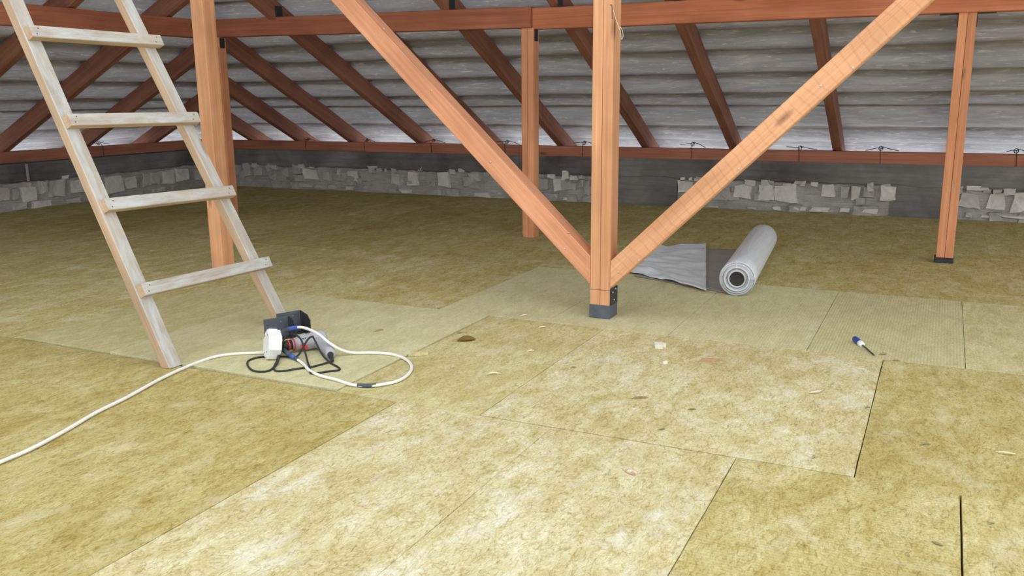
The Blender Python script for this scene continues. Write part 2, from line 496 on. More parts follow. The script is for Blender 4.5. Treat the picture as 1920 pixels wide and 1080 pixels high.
ROWS = [(-1.25, -0.25, 0.02), (-0.25, 0.98, 0.25), (0.98, 2.515, -0.48), (2.515, 3.765, -0.15), (3.765, 5.02, 0.15), (5.02, 6.27, -0.12), (6.27, 7.52, 0.33), (7.52, 8.325, -0.05)]
SLAB_W, X_LO, X_HI = 0.6, -8.11, 4.2
slab_i = 0
for ri, (y0, y1, ph) in enumerate(ROWS):
    k = math.floor((X_LO - ph) / SLAB_W)
    while ph + k * SLAB_W < X_HI:
        xa, xb = ph + k * SLAB_W, ph + (k + 1) * SLAB_W
        k += 1
        if ri == 3 and abs(xa + 1.35) < 0.03:      # one double width slab
            xb += SLAB_W; k += 1
        xa, xb = max(xa, X_LO), min(xb, X_HI)
        if xb - xa < 0.03:
            continue
        g = 0.0004
        gl = gr = gf = gb = g
        top = RNG.uniform(-0.0015, 0.0)
        pale, ribx, riby, warm, white = 0.0, 0.0, 0.0, RNG.uniform(0.0, 0.35), 0.0
        xc = (xa + xb) / 2
        def near(v, t): return abs(v - t) < 0.03
        if ri == 3:
            if near(xa, -1.35): gl = 0.0017
            if near(xb, -0.15): gr = 0.0009
            if near(xa, -0.15): gl, warm = 0.0007, 0.7
            if -3.2 < xa and xb < -1.9: pale, top = 0.95, 0.004
            elif -3.8 < xa and xb < -3.1: pale, gr, top = 0.6, 0.0015, 0.001
            if near(xb, -1.95): gr = 0.004
            if near(xa, -1.95): pale = 0.18
            if xa > -1.4 and xb < -0.1: gf = 0.0045; gb = 0.002; warm = 0.0; white = 0.65
            if xa > -3.8 and xb < -1.9: gf = 0.011
        if ri == 2:
            if near(xb, -0.48): gr = 0.0013
            if near(xa, -0.48): warm, riby = 0.5, 0.6
            if near(xb, 0.12): gr = 0.0024
            if near(xa, 0.12): gl, riby = 0.0016, 0.3
            if near(xb, -1.68): gr, warm = 0.0014, 0.6
            if xb < -1.6: warm = 0.85  # warmer wool, its colour also darkened for less light on the left
            if xa > -1.7 and xb < -0.4: warm, white = 0.0, 0.8
            gb = 0.0009
            if xa > -3.6 and xb < -1.6: gb = 0.004
        if ri == 4:
            if -2.3 < xa and xb < 0.2: pale, top = 0.95, 0.0
            if near(xa, 0.15): pale = 0.5
            if xa > -0.5 and xb < 0.2: ribx = 0.9
            if near(xa, -1.05): ribx = 0.45
            if near(xa, 0.15): ribx = 0.2
            if near(xa, -2.25): gf = 0.004
        if ri == 1:
            warm, white = (0.85, 0.0) if xb < -1.5 else (0.1, 0.5)
        if ri >= 5:
            warm = RNG.uniform(0.3, 0.9)
        w, d = (xb - gr) - (xa + gl), (y1 - gb) - (y0 + gf)
        s = put('insulation_slab', slab_bm(w, d, 0.1 + top, slab_i, 1 <= ri <= 4 and -4.5 < xa < 1.2), M['wool'], deck,
                Matrix.Translation(((xa + gl + xb - gr) / 2, (y0 + gf + y1 - gb) / 2, -0.1 + (0.1 + top) / 2)))
        s['pale'] = pale; s['rib_x'] = ribx; s['rib_y'] = riby; s['warm'] = warm; s['bleached'] = white
        slab_i += 1

# ---- walls
def rough_wall(name, length, z0, z1, matrix, label):
    """local x along the wall, local z up, rough face towards local -y"""
    bm = bmesh.new()
    nx, nz = int(length / 0.03), int((z1 - z0) / 0.025)
    grid = []
    for i in range(nx + 1):
        rowv = []
        for j in range(nz + 1):
            x, z = length * i / nx, z0 + (z1 - z0) * j / nz
            d = 0.016 * mnoise.noise((x * 5.0, 3.1, z * 7.0)) + 0.009 * mnoise.noise((x * 17.0, 9.3, z * 19.0))
            rowv.append(bm.verts.new((x, 0.004 - d, z)))
        grid.append(rowv)
    for i in range(nx):
        for j in range(nz):
            bm.faces.new((grid[i][j], grid[i + 1][j], grid[i + 1][j + 1], grid[i][j + 1]))
    # body behind the face
    ring = [grid[i][0] for i in range(nx + 1)] + [grid[nx][j] for j in range(1, nz + 1)] + [grid[i][nz] for i in range(nx - 1, -1, -1)] + [grid[0][j] for j in range(nz - 1, 0, -1)]
    back = [bm.verts.new((v.co.x, 0.25, v.co.z)) for v in ring]
    n = len(ring)
    for k in range(n):
        bm.faces.new((ring[(k + 1) % n], ring[k], back[k], back[(k + 1) % n]))
    bm.faces.new(back[::-1])
    bmesh.ops.recalc_face_normals(bm, faces=bm.faces[:])
    o = put(name, bm, M['mortar'], None, matrix)
    return tag(o, label, 'wall', kind='structure')

MB = Matrix.Translation((WL - 0.25, WB, 0))                                    # back wall: local x = world x
wall_back = rough_wall('wall_back', 12.6, -0.12, 0.30, MB, 'low back wall of mortared white block under a dark concrete beam')
ML = Matrix.Translation((WL, -1.3, 0)) @ Matrix.Rotation(math.pi / 2, 4, 'Z')   # left wall: local x = world y, local -y = world +x
wall_left = rough_wall('wall_left', WB + 1.3, -0.12, 0.30, ML, 'low left wall of mortared white block under a dark concrete beam')

def concrete_band(parent, mw, x0, x1, zb, zt, seed, jag=0.02, proud=0.03, name='concrete_beam'):
    """upper concrete beam with a ragged lower edge; local frame as the wall's"""
    bm = bmesh.new()
    n = int((x1 - x0) / 0.04)
    cols = []
    for i in range(n + 1):
        x = x0 + (x1 - x0) * i / n
        zl = zb + jag * mnoise.noise((x * 4.0, seed, 0)) + jag * 0.6 * mnoise.noise((x * 15.0, seed, 4))
        f = -proud + 0.004 * mnoise.noise((x * 3, seed, 1))
        cols.append([bm.verts.new((x, 0.2, zl)), bm.verts.new((x, f + 0.012, zl)), bm.verts.new((x, f, zl + 0.015)),
                     bm.verts.new((x, f - 0.002 + 0.006 * mnoise.noise((x * 5, seed, 7)), (zl + zt) / 2)), bm.verts.new((x, f, zt)), bm.verts.new((x, 0.2, zt))])
    for a, b in zip(cols, cols[1:]):
        for k in range(6):
            bm.faces.new((a[k], b[k], b[(k + 1) % 6], a[(k + 1) % 6]))
    bm.faces.new(cols[0][::-1])
    bm.faces.new(cols[-1])
    bmesh.ops.recalc_face_normals(bm, faces=bm.faces[:])
    return put(name, bm, M['concrete'], parent, mw)

concrete_band(wall_back, MB, 0.0, 12.6, 0.262, 0.452, 1.3)
concrete_band(wall_left, ML, 0.0, WB + 1.3 - 0.03, 0.268, 0.452, 5.1)
OX = WL - 0.25
concrete_band(wall_back, MB, -2.86 - OX, -2.27 - OX, -0.09, 0.30, 8.8, 0.0, 0.022, 'concrete_patch')
concrete_band(wall_back, MB, -0.375 - OX, 0.07 - OX, -0.09, 0.30, 2.2, 0.0, 0.022, 'concrete_patch')
for yy in (5.78,):      # joint between two lifts of the left beam
    put('concrete_joint', box_bm(0.025, 0.012, 0.17, 0.003), M['mortar'], wall_left, ML @ Matrix.Translation((yy + 1.3, -0.034, 0.36)))

# exposed block fragments: (from, to, low, high, tone)
STB= [(-7.846, -7.69, 0.122, 0.267, 0), (-7.657, -7.531, 0.114, 0.298, 0), (-7.469, -7.339, 0.133, 0.251, 0), (-7.287, -7.228, 0.188, 0.262, 1), (-7.213, -7.136, 0.216, 0.27, 1), (-7.062, -6.951, 0.126, 0.237, 0), (-6.899, -6.751, 0.151, 0.285, 0), (-6.745, -6.56, 0.108, 0.239, 2), (-6.444, -6.36, 0.114, 0.223, 1), (-6.245, -6.205, 0.181, 0.253, 1), (-6.126, -5.979, 0.115, 0.244, 2), (-5.934, -5.774, 0.122, 0.249, 0), (-5.823, -5.688, 0.268, 0.3, 1), (-5.519, -5.405, 0.093, 0.225, 1), (-5.308, -5.176, 0.101, 0.249, 2), (-5.175, -5.109, 0.26, 0.311, 2), (-4.927, -4.778, 0.098, 0.254, 2), (-4.766, -4.688, 0.238, 0.293, 1), (-4.667, -4.57, 0.259, 0.301, 1), (-4.544, -4.411, 0.167, 0.265, 1), (-6.797, -6.643, 0.024, 0.068, 1), (-6.586, -6.473, 0.017, 0.063, 1), (-6.394, -6.283, 0.012, 0.064, 1), (-6.152, -6.058, 0.015, 0.06, 2), (-5.407, -5.249, 0.004, 0.051, 2), (-4.993, -4.894, 0.004, 0.061, 1), (-4.739, -4.668, 0.004, 0.053, 1), (-4.465, -4.28, 0.004, 0.052, 2), (-4.197, -4.147, 0.042, 0.062, 1), (-4.032, -3.959, 0.155, 0.263, 0), (-3.716, -3.609, 0.102, 0.24, 0), (-3.615, -3.526, 0.224, 0.27, 2), (-3.467, -3.38, 0.224, 0.307, 2), (-3.374, -3.287, 0.211, 0.267, 2), (-3.549, -3.431, 0.098, 0.224, 2), (-3.362, -3.309, 0.113, 0.203, 1), (-3.27, -3.223, 0.143, 0.238, 0), (-3.229, -3.159, 0.071, 0.218, 0), (-3.603, -3.549, 0.004, 0.025, 2), (-3.449, -3.343, 0.009, 0.042, 2), (-3.282, -3.224, 0.234, 0.27, 1), (-2.269, -2.115, 0.143, 0.255, 2), (-2.233, -2.191, 0.252, 0.286, 2), (-2.161, -2.119, 0.255, 0.284, 2), (-2.104, -2.057, 0.247, 0.28, 1), (-1.864, -1.749, 0.088, 0.213, 0), (-1.721, -1.568, 0.105, 0.238, 2), (-1.516, -1.37, 0.099, 0.235, 2), (-1.359, -1.172, 0.093, 0.251, 2), (-1.146, -1.087, 0.241, 0.287, 1), (-1.048, -0.982, 0.235, 0.28, 2), (-0.965, -0.839, 0.136, 0.259, 2), (-0.802, -0.718, 0.131, 0.251, 0), (-0.709, -0.63, 0.135, 0.25, 1), (-0.603, -0.509, 0.15, 0.249, 0), (-0.474, -0.344, 0.124, 0.267, 2), (-1.973, -1.855, 0.004, 0.027, 1), (-1.594, -1.51, 0.009, 0.03, 1), (-1.372, -1.299, 0.009, 0.045, 2), (-1.193, -1.064, 0.01, 0.058, 2), (-1.039, -0.863, 0.01, 0.055, 2), (-0.789, -0.702, 0.014, 0.057, 2), (-0.599, -0.465, 0.02, 0.061, 2), (0.195, 0.302, 0.25, 0.291, 2), (0.299, 0.361, 0.253, 0.281, 2), (0.152, 0.308, 0.099, 0.231, 1), (0.358, 0.504, 0.095, 0.239, 2), (0.532, 0.694, 0.082, 0.246, 2), (0.204, 0.263, 0.025, 0.063, 1), (0.317, 0.453, 0.026, 0.05, 2), (0.473, 0.68, 0.033, 0.053, 2)]
STL= [(5.437, 5.565, 0.107, 0.238, 1), (5.598, 5.671, 0.106, 0.227, 0), (5.693, 5.863, 0.079, 0.223, 2), (5.91, 5.977, 0.137, 0.256, 1), (6.021, 6.192, 0.093, 0.283, 1), (6.27, 6.414, 0.081, 0.256, 2), (6.468, 6.592, 0.074, 0.244, 0), (6.667, 6.903, 0.06, 0.239, 2), (6.945, 7.087, 0.083, 0.226, 2), (7.187, 7.312, 0.074, 0.224, 1), (7.303, 7.438, 0.086, 0.25, 1), (7.475, 7.646, 0.092, 0.261, 2), (7.69, 7.894, 0.082, 0.257, 2), (7.98, 8.084, 0.084, 0.235, 1), (8.153, 8.262, 0.088, 0.228, 0), (5.589, 5.749, 0.013, 0.078, 1), (5.815, 6.013, 0.004, 0.074, 2), (6.175, 6.358, 0.004, 0.062, 1), (7.318, 7.507, 0.006, 0.061, 1), (5.783, 5.823, 0.216, 0.257, 2), (6.157, 6.226, 0.26, 0.299, 2)]


def fragment(parent, mw, a, b, lo, hi, tone, seed):
    r = random.Random(seed)
    w, h = b - a, hi - lo
    poly = []
    cs = [(-0.5, -0.5), (0.5, -0.5), (0.5, 0.5), (-0.5, 0.5)]
    cs = [(x + r.uniform(-0.13, 0.13), y + r.uniform(-0.13, 0.13)) for x, y in cs]
    for k in range(4):
        (ax, ay), (bx_, by) = cs[k], cs[(k + 1) % 4]
        poly.append((ax * w, ay * h))
        for t in sorted(r.sample((0.25, 0.5, 0.75), r.randint(1, 2))):
            f = r.uniform(0.86, 1.10)
            poly.append(((ax + (bx_ - ax) * t) * f * w, (ay + (by - ay) * t) * f * h))
    bm = prism_bm(poly, 1.0)
    dep = 0.018 + 0.02 * r.random() + (0.012 if hi > 0.265 else 0.0)
    for v in bm.verts:
        top = v.co.z > 0.5
        v.co.z = (dep * r.uniform(0.7, 1.15)) if top else -0.02
        if top:
            v.co.x *= 0.90; v.co.y *= 0.90
    m = mw @ Matrix.Translation(((a + b) / 2, 0.0, (lo + hi) / 2)) @ Matrix.Rotation(math.pi / 2, 4, 'X')
    return put('block_fragment', bm, M['stone%d' % tone], parent, m)

for i, (a, b, lo, hi, t) in enumerate(STB):
    fragment(wall_back, MB, a - OX, b - OX, lo, hi, t, 100 + i)
for i, (a, b, lo, hi, t) in enumerate(STL):
    fragment(wall_left, ML, a + 1.3, b + 1.3, lo, hi, t, 400 + i)
# rubble and squeezed mortar along the top of the block course
for i in range(46):
    x = RNG.uniform(-7.9, 0.7)
    if -2.9 < x < -2.25 or -0.4 < x < 0.1: continue
    s = RNG.uniform(0.02, 0.05)
    fragment(wall_back, MB, x - OX - s, x - OX + s, 0.235 + RNG.uniform(-0.02, 0.03), 0.265 + RNG.uniform(0, 0.03), RNG.choice((0, 0, 1)), 700 + i)
for i in range(44):
    x = RNG.uniform(-7.9, 0.7)
    if -2.9 < x < -2.25 or -0.4 < x < 0.1: continue
    s = RNG.uniform(0.04, 0.09)
    z = RNG.choice((0.03, 0.12, 0.16))
    fragment(wall_back, MB, x - OX - s, x - OX + s, z - s * 0.6, z + s * 0.7, 0, 900 + i)

# ---- roof foil: sags between battens at these distances in from the wall line
ROOF_X = 2.7
NEAR_X = ROOF_X
CUSP = [-0.56, -0.27, 0.02, 0.40, 0.60, 0.92, 1.25, 1.53, 1.88, 2.22, 2.55, 2.9, 3.25, 3.6, 3.95, 4.3]
YR, XR = 8.38, -8.17           # lines from which the roof slopes are measured
ROOF_OFF = -0.010 + 0.168 + 0.046

def sag_at(v, u, seed):
    for a, b in zip(CUSP, CUSP[1:]):
        if v <= b + 1e-9:
            t = (v - a) / (b - a)
            t = min(max(t, 0), 1)
            d = min(0.042, 0.115 * (b - a) * (1 + 0.35 * mnoise.noise((u * 0.9, a * 9.0, seed))))
            p = 0.36
            s = d * (math.sin(math.pi / 2 * t / p) if t < p else math.cos(math.pi / 2 * (t - p) / (1 - p)))
            break
    else:
        s = 0
    s += 0.004 * mnoise.noise((u * 2.2, v * 9.0, seed)) + 0.003 * mnoise.noise((u * 6, v * 14, seed + 3))
    return s

def foil(name, place, u_range, seed, label, v_min=-9.0):
    vs = []
    for a, b in zip(CUSP, CUSP[1:]):
        if a < v_min: continue
        k = 14
        vs += [a + (b - a) * i / k for i in range(k)]
    vs.append(CUSP[-1])
    nu = 170
    bm = bmesh.new()
    uvl = bm.loops.layers.uv.new('uv')
    grid = []
    cs = math.cos(math.atan(PITCH_T))
    for v in vs:
        u0, u1 = u_range(v)
        rowv = []
        for i in range(nu + 1):
            u = u0 + (u1 - u0) * i / nu
            z = PLATE_Z + ROOF_OFF + PITCH_T * v - sag_at(v, u, seed) / cs
            vert = bm.verts.new(place(u, v, z))
            rowv.append((vert, u, v))
        grid.append(rowv)
    for j in range(len(vs) - 1):
        for i in range(nu):
            q = (grid[j][i], grid[j][i + 1], grid[j + 1][i + 1], grid[j + 1][i])
            f = bm.faces.new([x[0] for x in q])
            for lp, x in zip(f.loops, q):
                lp[uvl].uv = (x[1], x[2])
    bmesh.ops.recalc_face_normals(bm, faces=bm.faces[:])
    o = put(name, bm, M['foil'], None, smooth=True)
    return tag(o, label, 'roof foil', kind='structure')

roof_back = foil('ceiling', lambda u, v, z: (u, YR - v, z), lambda v: (XR + v - 0.02, ROOF_X), 1.0, 'sagging grey roof foil above the rafters of the back slope')
roof_left = foil('ceiling', lambda u, v, z: (XR + v, u, z), lambda v: (-0.6 + v * 0.2, YR - v + 0.02), 6.0, 'sagging grey roof foil above the rafters of the left slope')

foil('ceiling', lambda u, v, z: (u, YR - 8.6 + v, z), lambda v: (XR + v - 0.02, NEAR_X), 9.0, 'added grey roof foil strip on the near slope, out of view', 3.5)  # unseen strip added to keep sky light off the far floor

# unseen roof battens on top of the foil, widened to shade it in bands
BW = [0.05, 0.05, 0.14, 0.09, 0.15, 0.17, 0.18, 0.22, 0.16, 0.09, 0.1, 0.09, 0.09, 0.1, 0.09, 0.09]
_cs = math.cos(math.atan(PITCH_T)); _sn = math.sin(math.atan(PITCH_T))
for c_, bw in zip(CUSP, BW):
    zc = PLATE_Z + ROOF_OFF + PITCH_T * c_ + 0.017 / _cs
    beam('batten', (XR + c_, YR - c_, zc), (ROOF_X, YR - c_, zc), bw, 0.028, (0, _sn, _cs), M['rafter'], roof_back)
    beam('batten', (XR + c_, -0.6 + max(0, c_) * 0.2, zc), (XR + c_, YR - c_, zc), bw, 0.028, (-_sn, 0, _cs), M['rafter'], roof_left)

# ---- wall plates
o = beam('wall_plate', (WL - 0.1, WB + 0.045, 0.505), (4.2, WB + 0.045, 0.495), 0.11, 0.105, (0, 0, 1), M['plate'])
tag(o, 'long reddish timber wall plate lying on the back wall', 'beam')
o = beam('wall_plate', (WL - 0.045, WB - 0.02, 0.512), (WL - 0.045, -1.0, 0.53), 0.11, 0.105, (0, 0, 1), M['plate'])
tag(o, 'dark reddish timber wall plate lying on the left wall', 'beam')

# ---- rafters
RD, RW = 0.15, 0.075
UZ = PLATE_Z - 0.010
CS = math.cos(math.atan(PITCH_T)); SN = math.sin(math.atan(PITCH_T))
def rafter_pts(v0, v1):
    return [(v, UZ + PITCH_T * v + RD / 2 / CS) for v in (v0, v1)]
ORD = ['first', 'second', 'third', 'fourth', 'fifth', 'sixth', 'seventh', 'eighth', 'ninth', 'tenth', 'eleventh']
RAFX = [-7.55, -6.84, -6.08, -5.17, -4.34, -3.50, -2.61, -1.765, -0.85, 0.065, 0.98]
for i, x in enumerate(RAFX):
    (va, za), (vb, zb) = rafter_pts(-0.5, min(4.25, x - XR - 0.06))
    r = beam('rafter', (x, YR - va, za), (x, YR - vb, zb), RW, RD, (0, 0, 1), M['rafter'])
    tag(r, '%s dark red rafter from the corner on the back roof slope' % ORD[i], 'rafter', 'rafters of the back slope')
RAFY = [7.44, 6.52, 5.61, 4.70, 3.79, 2.88]
for i, y in enumerate(RAFY):
    (va, za), (vb, zb) = rafter_pts(-0.5, min(4.25, YR - y - 0.06))
    r = beam('rafter', (XR + va, y, za), (XR + vb, y, zb), RW, RD, (0, 0, 1), M['rafter'])
    tag(r, '%s dark red rafter from the corner on the left roof slope' % ORD[i], 'rafter', 'rafters of the left slope')
(va, za), (vb, zb) = rafter_pts(-0.45, 4.25)
r = beam('hip_rafter', (XR + va, YR - va, za), (XR + vb, YR - vb, zb), 0.09, 0.14, (0, 0, 1), M['rafter'])
tag(r, 'dark hip rafter rising from the corner behind the left post', 'rafter')

# ---- purlins on the back row of posts
PY_F = 6.10
def bracket_bm(w, h, d, t=0.004):
    bm = box_bm(w, t, h, 0, (0, 0, h / 2))
    b2 = box_bm(w, d, t, 0, (0, d / 2, t / 2))
    me = bpy.data.meshes.new('tmp'); b2.to_mesh(me); b2.free()
    bm.from_mesh(me); bpy.data.meshes.remove(me)
    return bm
p1 = beam('purlin', (-5.95, PY_F + 0.045, 1.655), (-2.785, PY_F + 0.045, 1.615), 0.11, 0.148, (0, 0, 1), M['purlin_shaded'])
tag(p1, 'shaded red purlin beam from the left post to the middle back post', 'beam')
p2 = beam('purlin', (-2.780, PY_F + 0.062, 1.606), (4.2, PY_F + 0.062, 1.578), 0.11, 0.148, (0, 0, 1), M['purlin'])
tag(p2, 'orange red purlin beam above the middle and right back posts', 'beam')
p3 = beam('purlin', (-5.88, PY_F - 0.02, 1.640), (-5.88, -0.6, 1.620), 0.11, 0.148, (0, 0, 1), M['purlin_shaded'])
tag(p3, 'shaded red purlin beam running below the left roof slope', 'beam')
for x, par, zt in ((-5.17, p1, 1.720), (-4.34, p1, 1.709), (-3.50, p1, 1.699), (-2.61, p2, 1.679), (-1.765, p2, 1.676), (-0.85, p2, 1.672)):
    put('angle_bracket', bracket_bm(0.085, 0.088, 0.05), M['steel_black'], par, Matrix.Translation((x + RW / 2 + 0.003, PY_F + 0.028, zt)) @ Matrix.Rotation(-math.pi / 2, 4, 'Z'))

# ---- posts
def split_post(name, x0, x1, y0, y1, z0, z1, label, mat, seam=True, shoe=None):
    t = thing(name, ((x0 + x1) / 2, (y0 + y1) / 2, 0), label, 'post')
    yc = (y0 + y1) / 2
    if seam:
        xm = (x0 + x1) / 2
        for a, b in ((x0, xm - 0.0008), (xm + 0.0008, x1)):
            beam('plank', ((a + b) / 2, yc, z0), ((a + b) / 2, yc, z1), y1 - y0, b - a, (1, 0, 0), mat, t, 0.0022, 0.0006)
    else:
        beam('shaft', ((x0 + x1) / 2, yc, z0), ((x0 + x1) / 2, yc, z1), y1 - y0, x1 - x0, (1, 0, 0), mat, t, 0.004, 0.001)
    return t

centre = split_post('timber_post', -1.487, -1.387, 3.93, 4.03, 0.066, 2.60, 'peach timber post of two planks between the diagonal braces', M['post'])
sh = put('post_shoe', box_bm(0.106, 0.112, 0.068, 0.003), M['steel_grey'], centre, Matrix.Translation((-1.437, 3.982, 0.034)))
tag(sh, 'slate grey steel post shoe')
pl = put('shoe_plate', box_bm(0.004, 0.10, 0.085, 0.001), M['steel_black'], centre, Matrix.Translation((-1.384, 3.982, 0.108)))
for dy_, dz_ in ((-0.02, 0.02), (0.02, 0.03), (0.0, -0.02)):
    put('screw', lathe_bm([(0, 0.0), (0, 0.005), (0.003, 0.004), (0.004, 0.0)], 10), M['steel'], pl, Matrix.Translation((-1.382, 3.982 + dy_, 0.108 + dz_)))
put('saw_cut', box_bm(0.101, 0.001, 0.0018), M['rod'], centre, Matrix.Translation((-1.437, 3.9297, 0.142)))
left_post = split_post('timber_post', -3.955, -3.862, 3.96, 4.06, 0.0, 2.60, 'solid peach timber post behind the ladder', M['post'], seam=False)
mid_post = split_post('timber_post', -2.850, -2.755, 6.06, 6.16, 0.0, 1.536, 'orange timber post of two planks under the purlin, left of the centre post', M['post_red'])
put('angle_bracket', bracket_bm(0.055, 0.085, 0.05), M['steel_black'], mid_post, Matrix.Translation((-2.751, 6.11, 1.530)) @ Matrix.Rotation(-math.pi / 2, 4, 'Z') @ Matrix.Rotation(math.pi, 4, 'X') )
right_post = split_post('timber_post', 0.012, 0.110, 6.14, 6.24, 0.03, 1.520, 'orange timber post of two planks at the right edge', M['post_red'])
put('post_shoe', box_bm(0.112, 0.112, 0.034, 0.003), M['steel_black'], right_post, Matrix.Translation((0.058, 6.19, 0.017)))
for sx in (-1, 1):
    put('angle_bracket', bracket_bm(0.05, 0.08, 0.10, 0.005), M['steel_black'], right_post,
        Matrix.Translation((0.061 + sx * 0.052, 6.19, 1.519)) @ Matrix.Rotation(-sx * math.pi / 2, 4, 'Z') @ Matrix.Rotation(math.pi, 4, 'X') @ Matrix.Scale(-1, 4, (0, 1, 0)))
corner_post = split_post('timber_post', -5.87, -5.775, 6.08, 6.17, 0.0, 1.575, 'dark timber post under the purlin corner, mostly hidden by the left post', M['post_red'], seam=False)
put('angle_bracket', bracket_bm(0.055, 0.085, 0.05), M['steel_black'], corner_post, Matrix.Translation((-5.771, 6.12, 1.570)) @ Matrix.Rotation(-math.pi / 2, 4, 'Z') @ Matrix.Rotation(math.pi, 4, 'X'))

# ---- diagonal braces beside the centre post
def brace(name, foot, top, cut_x, mat, label, w=0.1, h=0.1):
    """foot/top: centre line; the foot end is cut upright against the post at x = cut_x"""
    mw, ln = frame(foot, top, (0, 0, 1))
    bm = bmesh.new()
    n = 7
    rings = []
    e = 0.004
    prof = [(-w/2 + e, -h/2), (w/2 - e, -h/2), (w/2, -h/2 + e), (w/2, h/2 - e), (w/2 - e, h/2), (-w/2 + e, h/2), (-w/2, h/2 - e), (-w/2, -h/2 + e)]
    d = (Vector(top) - Vector(foot)).normalized()
    for i in range(n + 1):
        ring = []
        for y, z in prof:
            x = ln * i / n
            if i == 0:      # slide along the brace until it meets the post face
                wp = mw @ Vector((0, y, z))
                x = (cut_x - wp.x) / d.x
            ring.append(bm.verts.new((x, y, z)))
        rings.append(ring)
    for a, b in zip(rings, rings[1:]):
        for k in range(8):
            bm.faces.new((a[k], b[k], b[(k + 1) % 8], a[(k + 1) % 8]))
    bm.faces.new(rings[0]); bm.faces.new(rings[-1][::-1])
    bmesh.ops.recalc_face_normals(bm, faces=bm.faces[:])
    o = put(name, bm, mat, None, mw)
    return tag(o, label, 'brace')

def brace_line(p, ang, half, side):
    """p: point on the lower front edge; returns the centre line"""
    d = Vector((math.cos(ang) * side, 0, math.sin(ang)))
    nrm = Vector((-math.sin(ang) * side, 0, math.cos(ang)))
    c = Vector((p[0], 3.98, p[1])) + nrm * half
    return c, c + d * 3.1
c0, c1 = brace_line((-1.487, 0.162), math.radians(43.7), 0.05, -1)
br_l = brace('diagonal_brace', c0, c1, -1.489, M['brace'], 'pinkish diagonal brace rising left from the centre post')
c0, c1 = brace_line((-1.385, 0.155), math.radians(44.1), 0.0475, 1)
br_r = brace('diagonal_brace', c0, c1, -1.385, M['brace_sawn'], 'rough sawn diagonal brace rising right from the centre post', 0.1, 0.095)
def nails(parent, pts, y):
    for x, z in pts:
        put('nail', lathe_bm([(0, 0.0), (0, 0.0045), (0.002, 0.0045), (0.003, 0.0)], 10), M['steel'], parent,
            Matrix.Translation((x, y, z)) @ Matrix.Rotation(-math.pi / 2, 4, 'Z'))
nails(br_r, [(-1.345, 0.235), (-1.245, 0.30), (-0.80, 0.74), (-0.48, 1.09), (-0.36, 1.16)], 3.9295)
nails(br_l, [(-1.62, 0.33), (-1.60, 0.41), (-2.02, 0.74), (-2.35, 1.09), (-2.62, 1.40)], 3.9295)

# ================================================================ THINGS
# ---- ladder: rails lean towards the left wall, rungs nailed across their upper face
LD = Vector((-0.430, 0, 0.903))          # up along the rail
LN = Vector((0.903, 0, 0.430))           # out of the upper face
B0 = Vector((-2.728, 2.461, 0.0))        # foot of the near rail's front corner
lad = thing('ladder', (-2.74, 2.85, 0.0), 'dusty wooden ladder of nailed boards leaning beside the left post', 'ladder')
RT = 0.045
def two_tone(o):
    for p in o.data.polygons:
        p.material_index = 1 if p.normal.z > 0.6 else 0
    return o
def rail(foot, top, w):
    mw, ln = frame(foot, top, LN)
    bm = box_bm(ln, w, RT, 0.003, (ln / 2, 0, -RT / 2))
    for v in bm.verts:                   # cut the foot level with the floor
        if v.co.x < 0.02:
            wp = mw @ v.co
            v.co.x -= (wp.z - 0.001) / (mw.to_3x3() @ Vector((1, 0, 0))).z
    return two_tone(put('rail', bm, [M['ladder_side'], M['ladder']], lad, mw))
rail(B0 + Vector((0, 0.033, 0)), B0 + LD * 1.95 + Vector((0, 0.033, 0)), 0.066)
rail(B0 + Vector((0, 0.725, 0)), B0 + LD * 1.95 + Vector((0, 0.585, 0)), 0.062)
for s0, y1, s1, dz in ((0.335, 3.215, 0.320, 0), (0.705, 3.18, 0.690, 0), (1.074, 3.158, 1.066, 0), (1.460, 3.135, 1.455, 0)):
    a = B0 + LD * s0 + LN * 0.018 + Vector((0, 0.006, 0))
    b = B0 + LD * s1 + LN * 0.018
    b.y = y1
    r = two_tone(beam('rung', a, b, 0.052, 0.036, LN, [M['ladder_side'], M['ladder']], lad, 0.003, 0.0012))
    mw = WORLD[r.name]
    ln = (b - a).length
    for xx in (0.03, ln - 0.035):
        for yy in (-0.012, 0.012):
            put('nail', lathe_bm([(0, 0.0), (0, 0.003), (0.0008, 0.003), (0.001, 0.0)], 8), M['rod'], r,
                mw @ Matrix.Translation((xx + yy * 0.6, yy, 0.0178)) @ Matrix.Rotation(-math.pi / 2, 4, 'Y'))

# ---- roll of film with its loose end
RR = 0.094
ra, rb = Vector((-0.935, 4.665, RR)), Vector((-1.062, 6.12, RR))
mw, rl = frame(ra, rb, (0, 0, 1))
roll = thing('membrane_roll', (ra.x, (ra.y + rb.y) / 2, 0), 'grey roll of vapour barrier film lying on the slabs', 'roll')
prof = [(0.022, 0.034)]
rad = 0.034
steps = [(0.004, 0.040), (0.0, 0.046), (0.020, 0.048), (0.016, 0.058), (0.0, 0.060), (0.0, 0.067), (0.014, 0.069), (0.012, 0.075), (0.004, 0.077), (0.014, 0.080), (0.010, 0.085), (0.018, 0.087), (0.016, 0.091), (0.020, RR)]
body = lathe_bm([(0.016, 0.0385)] + steps + [(0.2, RR), (0.5, RR * 0.995), (rl - 0.15, RR), (rl - 0.01, RR * 0.99), (rl, RR * 0.95), (rl, 0.0385), (0.016, 0.0385)], 40)
uvl = body.loops.layers.uv.new('uv')
for f in body.faces:
    for lp in f.loops:
        c = lp.vert.co
        lp[uvl].uv = (c.x * 1.2, math.atan2(c.z, c.y) * RR * 2.0)
put('film', body, M['roll'], roll, mw, smooth=True)
put('core_tube', lathe_bm([(0.012, 0.032), (0.012, 0.0385), (rl - 0.005, 0.0385), (rl - 0.005, 0.032), (0.012, 0.032)], 32), M['core'], roll, mw, smooth=True)
